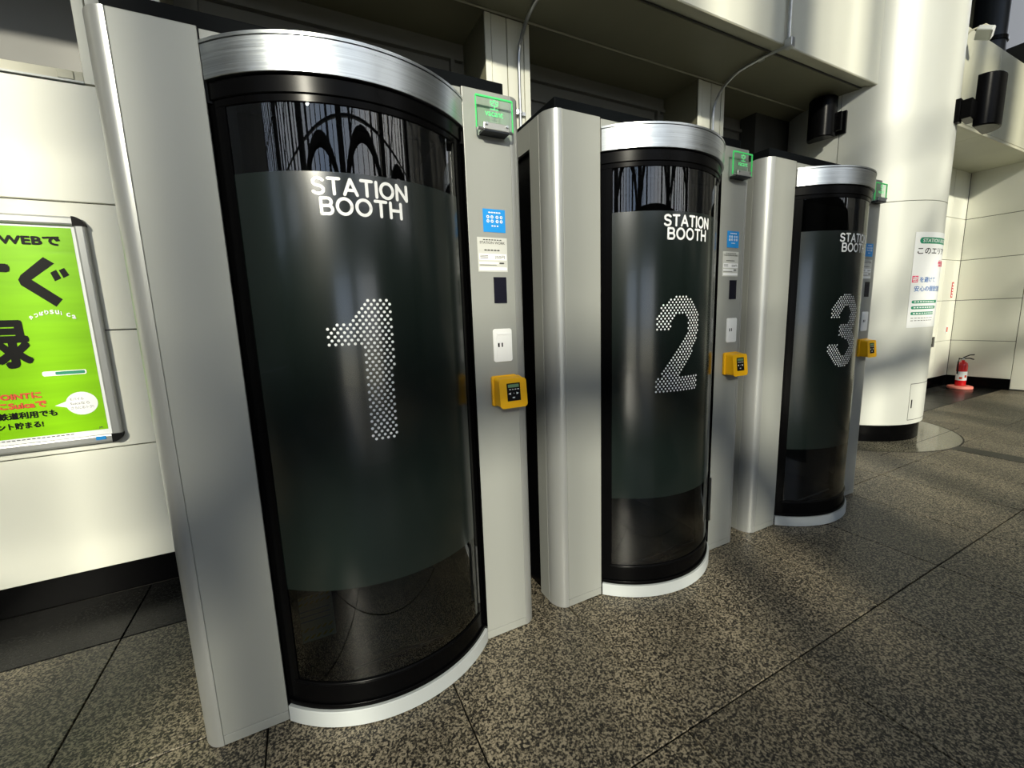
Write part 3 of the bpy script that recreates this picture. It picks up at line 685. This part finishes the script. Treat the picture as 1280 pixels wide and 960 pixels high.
# yellow card reader
rd = empty('card_reader', (0, 0, 0), booth)
mb = MB()
bp_ = rrect(1.072, 1.078, 1.188, 1.206, .010)
plate(mb, bp_, -.014, 0); mb.build('reader_base', yellow, rd, bevel=.003)
mb = MB(); f0 = rrect(1.080, 1.080, 1.206, 1.202, .012); f1 = rrect(1.088, 1.076, 1.208, 1.192, .012); nn = len(f0)
mb.add([(x, -.012, z) for x, z in f0]+[(x, -.052-(1.20-z)*.10, z) for x, z in f1], [tuple(range(nn, 2*nn))]+[(i, (i+1) % nn, nn+(i+1) % nn, nn+i)[::-1] for i in range(nn)])
mb.build('reader_body', yellow, rd, bevel=.003)
ym = lambda o: (lambda x, z: (x, -.0522-(1.20-z)*.10-o, z))
def rquad(a, b, c, d, o): 
    m_ = MB(); f = ym(o); m_.add([f(a, b), f(c, b), f(c, d), f(a, d)], [(0, 1, 2, 3)]); return m_
sc_ = rquad(1.118, 1.102, 1.180, 1.176, .0006).build('reader_screen', ink, rd)
rquad(1.124, 1.158, 1.174, 1.171, .001).build('lcd', lcd, rd)
mb = MB()
for k in range(4): stroke(mb, [(1.130+k*.0125, 1.150), (1.135+k*.0125, 1.150)], .004, ym(.001), 4)
mb.add([ym(.001)(1.124, 1.133), ym(.001)(1.135, 1.128), ym(.001)(1.135, 1.138)], [(0, 1, 2)]); mb.add([ym(.001)(1.172, 1.133), ym(.001)(1.161, 1.138), ym(.001)(1.161, 1.128)], [(0, 1, 2)])
stroke(mb, [(1.143, 1.116), (1.151, 1.116)], .005, ym(.001), 6); stroke(mb, [(1.148, 1.134), (1.150, 1.134)], .0025, ym(.001), 6)
tag(mb.build('reader_keys', whitei, rd), kind='stuff')

# dotted numerals
def seg_d(px, pz, a, b):
    dx, dz = b[0]-a[0], b[1]-a[1]; t = max(0, min(1, ((px-a[0])*dx+(pz-a[1])*dz)/(dx*dx+dz*dz+1e-12)))
    return math.hypot(px-a[0]-t*dx, pz-a[1]-t*dz)
one = [(-.151, 1.375), (-.047, 1.375), (-.047, 1.050), (.047, 1.050), (.053, 1.520), (-.030, 1.520), (-.047, 1.488), (-.066, 1.462), (-.092, 1.447), (-.151, 1.436)]
def inpoly(x, z, P):
    c = False
    for (x0, z0), (x1, z1) in zip(P, P[1:]+P[:1]):
        if (z0 > z) != (z1 > z) and x < (x1-x0)*(z-z0)/(z1-z0)+x0: c = not c
    return c
W2 = .040
two = [[(-.138, 1.365), (-.138, 1.395)]+ell(-.050, 1.395, .088, .085, 180, 0, 14)+[(.036, 1.36), (.022, 1.31), (-.01, 1.265), (-.09, 1.165), (-.128, 1.11), (-.138, 1.085)]]
three = [[(-.136, 1.385), (-.134, 1.405)]+ell(-.050, 1.400, .086, .080, 170, -20, 12)+ell(-.055, 1.375, .080, .080, -15, -75, 5)+[(-.075, 1.292)],
         [(-.075, 1.292), (-.045, 1.288)]+ell(-.050, 1.190, .090, .090, 80, -170, 16)+[(-.138, 1.185), (-.138, 1.205)]]
def num_test(k):
    if k == 1: return lambda x, z: inpoly(x, z, one)
    if k == 2: return lambda x, z: (any(seg_d(x, z, a, b) < W2 for p in two for a, b in zip(p, p[1:])) and z > 1.12 or (-.178 < x < .078 and 1.060 < z < 1.132) or (z >= 1.06 and any(seg_d(x, z, a, b) < W2 for p in two for a, b in zip(p, p[1:])))) and not (z > 1.0 and x < -.02 and 1.2 < z < 1.358 and seg_d(x, z, two[0][-3], two[0][-5]) > .08)
    return lambda x, z: any(seg_d(x, z, a, b) < W2-.002 for p in three for a, b in zip(p, p[1:])) and not (x < -.10 and 1.20 < z < 1.372 and z > 1.215)
def numeral(k, parent):
    mb = MB(); f = num_test(k); dx, dz, r = .0196, .0124, .0049
    z = 1.055; row = 0
    while z < 1.525:
        x = -.185+(dx/2 if row % 2 else 0)
        while x < .10:
            if f(x, z): mb.add([gm(x+r*math.cos(2*PI*i/8+.39), z+r*math.sin(2*PI*i/8+.39)) for i in range(8)], [tuple(range(8))])
            x += dx
        z += dz; row += 1
    return tag(mb.build('door_number', whitei, parent), kind='stuff')
numeral(1, gls)
tag(booth, 'silver booth with curved dark glass door marked 1, nearest the camera', 'booth', 'numbered station booths in a row')
XSH = [0, 1.447, 2.904]
for k in (2, 3):
    b2_ = dup(booth); b2_.location = (XSH[k-1], 0, 0)
    b2_['label'] = {2: 'silver booth with curved dark glass door marked 2, middle of the row', 3: 'silver booth with curved dark glass door marked 3, beside the white column'}[k]
    g2 = [c for c in b2_.children if c.name.startswith('door_glass')][0]
    for c in list(g2.children):
        if c.name.startswith('door_number'): bpy.data.objects.remove(c)
    numeral(k, g2)

# ------------------------------------------------------------------ THE HALL BEHIND THE CAMERA (light comes through its glazing)
YH = -8.3; ZW = 3.85
ceil = tag(MB().box((-14, YH, 9.5), (13, 3.0, 9.7)).build('ceiling', ceilm), kind='structure')
wl = tag(MB().box((-14.2, YH, 0), (-14, 3, 9.5)).build('wall_left', ceilm), kind='structure')
wf = tag(MB().box((-14, YH-.3, 0), (-2.6, YH, ZW)).box((2.4, YH-.3, 0), (13, YH, ZW)).box((-2.6, YH-.3, 2.5), (2.4, YH, ZW)).build('wall_front', halldark), kind='structure')
MB().box((-30, -45, -.12), (30, YH-.3, -.06)).build('outdoor_ground', pave); bpy.data.objects['outdoor_ground']['kind'] = 'structure'
xs_ = []
x = -14
while x < 13: xs_.append(x); x += .62
for i, x in enumerate(xs_):
    wd = .05 if i % 4 else .24
    MB().box((x-wd/2, YH-.2, ZW), (x+wd/2, YH-.05, 9.5)).build('mullion', dark_steel, wf)
for z in (5.6, 7.6): MB().box((-14, YH-.16, z-.03), (13, YH-.08, z+.03)).build('transom', dark_steel, wf)
for x in (-9.5, -4.8, -.2, 4.4, 9.0):
    MB().box((x-.28, YH+.05, 0), (x+.28, YH+.55, 9.5)).build('hall_pillar', halldark, wf)
for x0, x1 in ((-9.2, -5.1), (-.0, 4.1), (4.6, 8.8)):
    MB().tube([(x0, YH+.3, ZW), (x1, YH+.3, 9.4)], .06, 8).build('brace', dark_steel, wf)
def arch(cx, r, z, nm='arch'):
    MB().tube([(cx+r*math.cos(PI*i/24), YH+.9, z+r*.8*math.sin(PI*i/24)) for i in range(25)], .16, 8).build(nm, halldark, wf)
for cx in (-7.1, -2.5, 2.1, 6.7): arch(cx, 2.1, ZW-.6)
dl = empty('downlight', (-1.2, -6.0, 9.45)); tag(dl, 'round warm ceiling downlight of the hall, mirrored in the glass door of booth 1', 'light')
MB().lathe([(.0, 0), (.13, 0), (.15, .0), (.15, .05), (0, .05)]).build('rim', white_metal, dl); MB().lathe([(0, -.004), (.12, -.004), (.12, .0)]).build('lamp_face', lampm, dl)
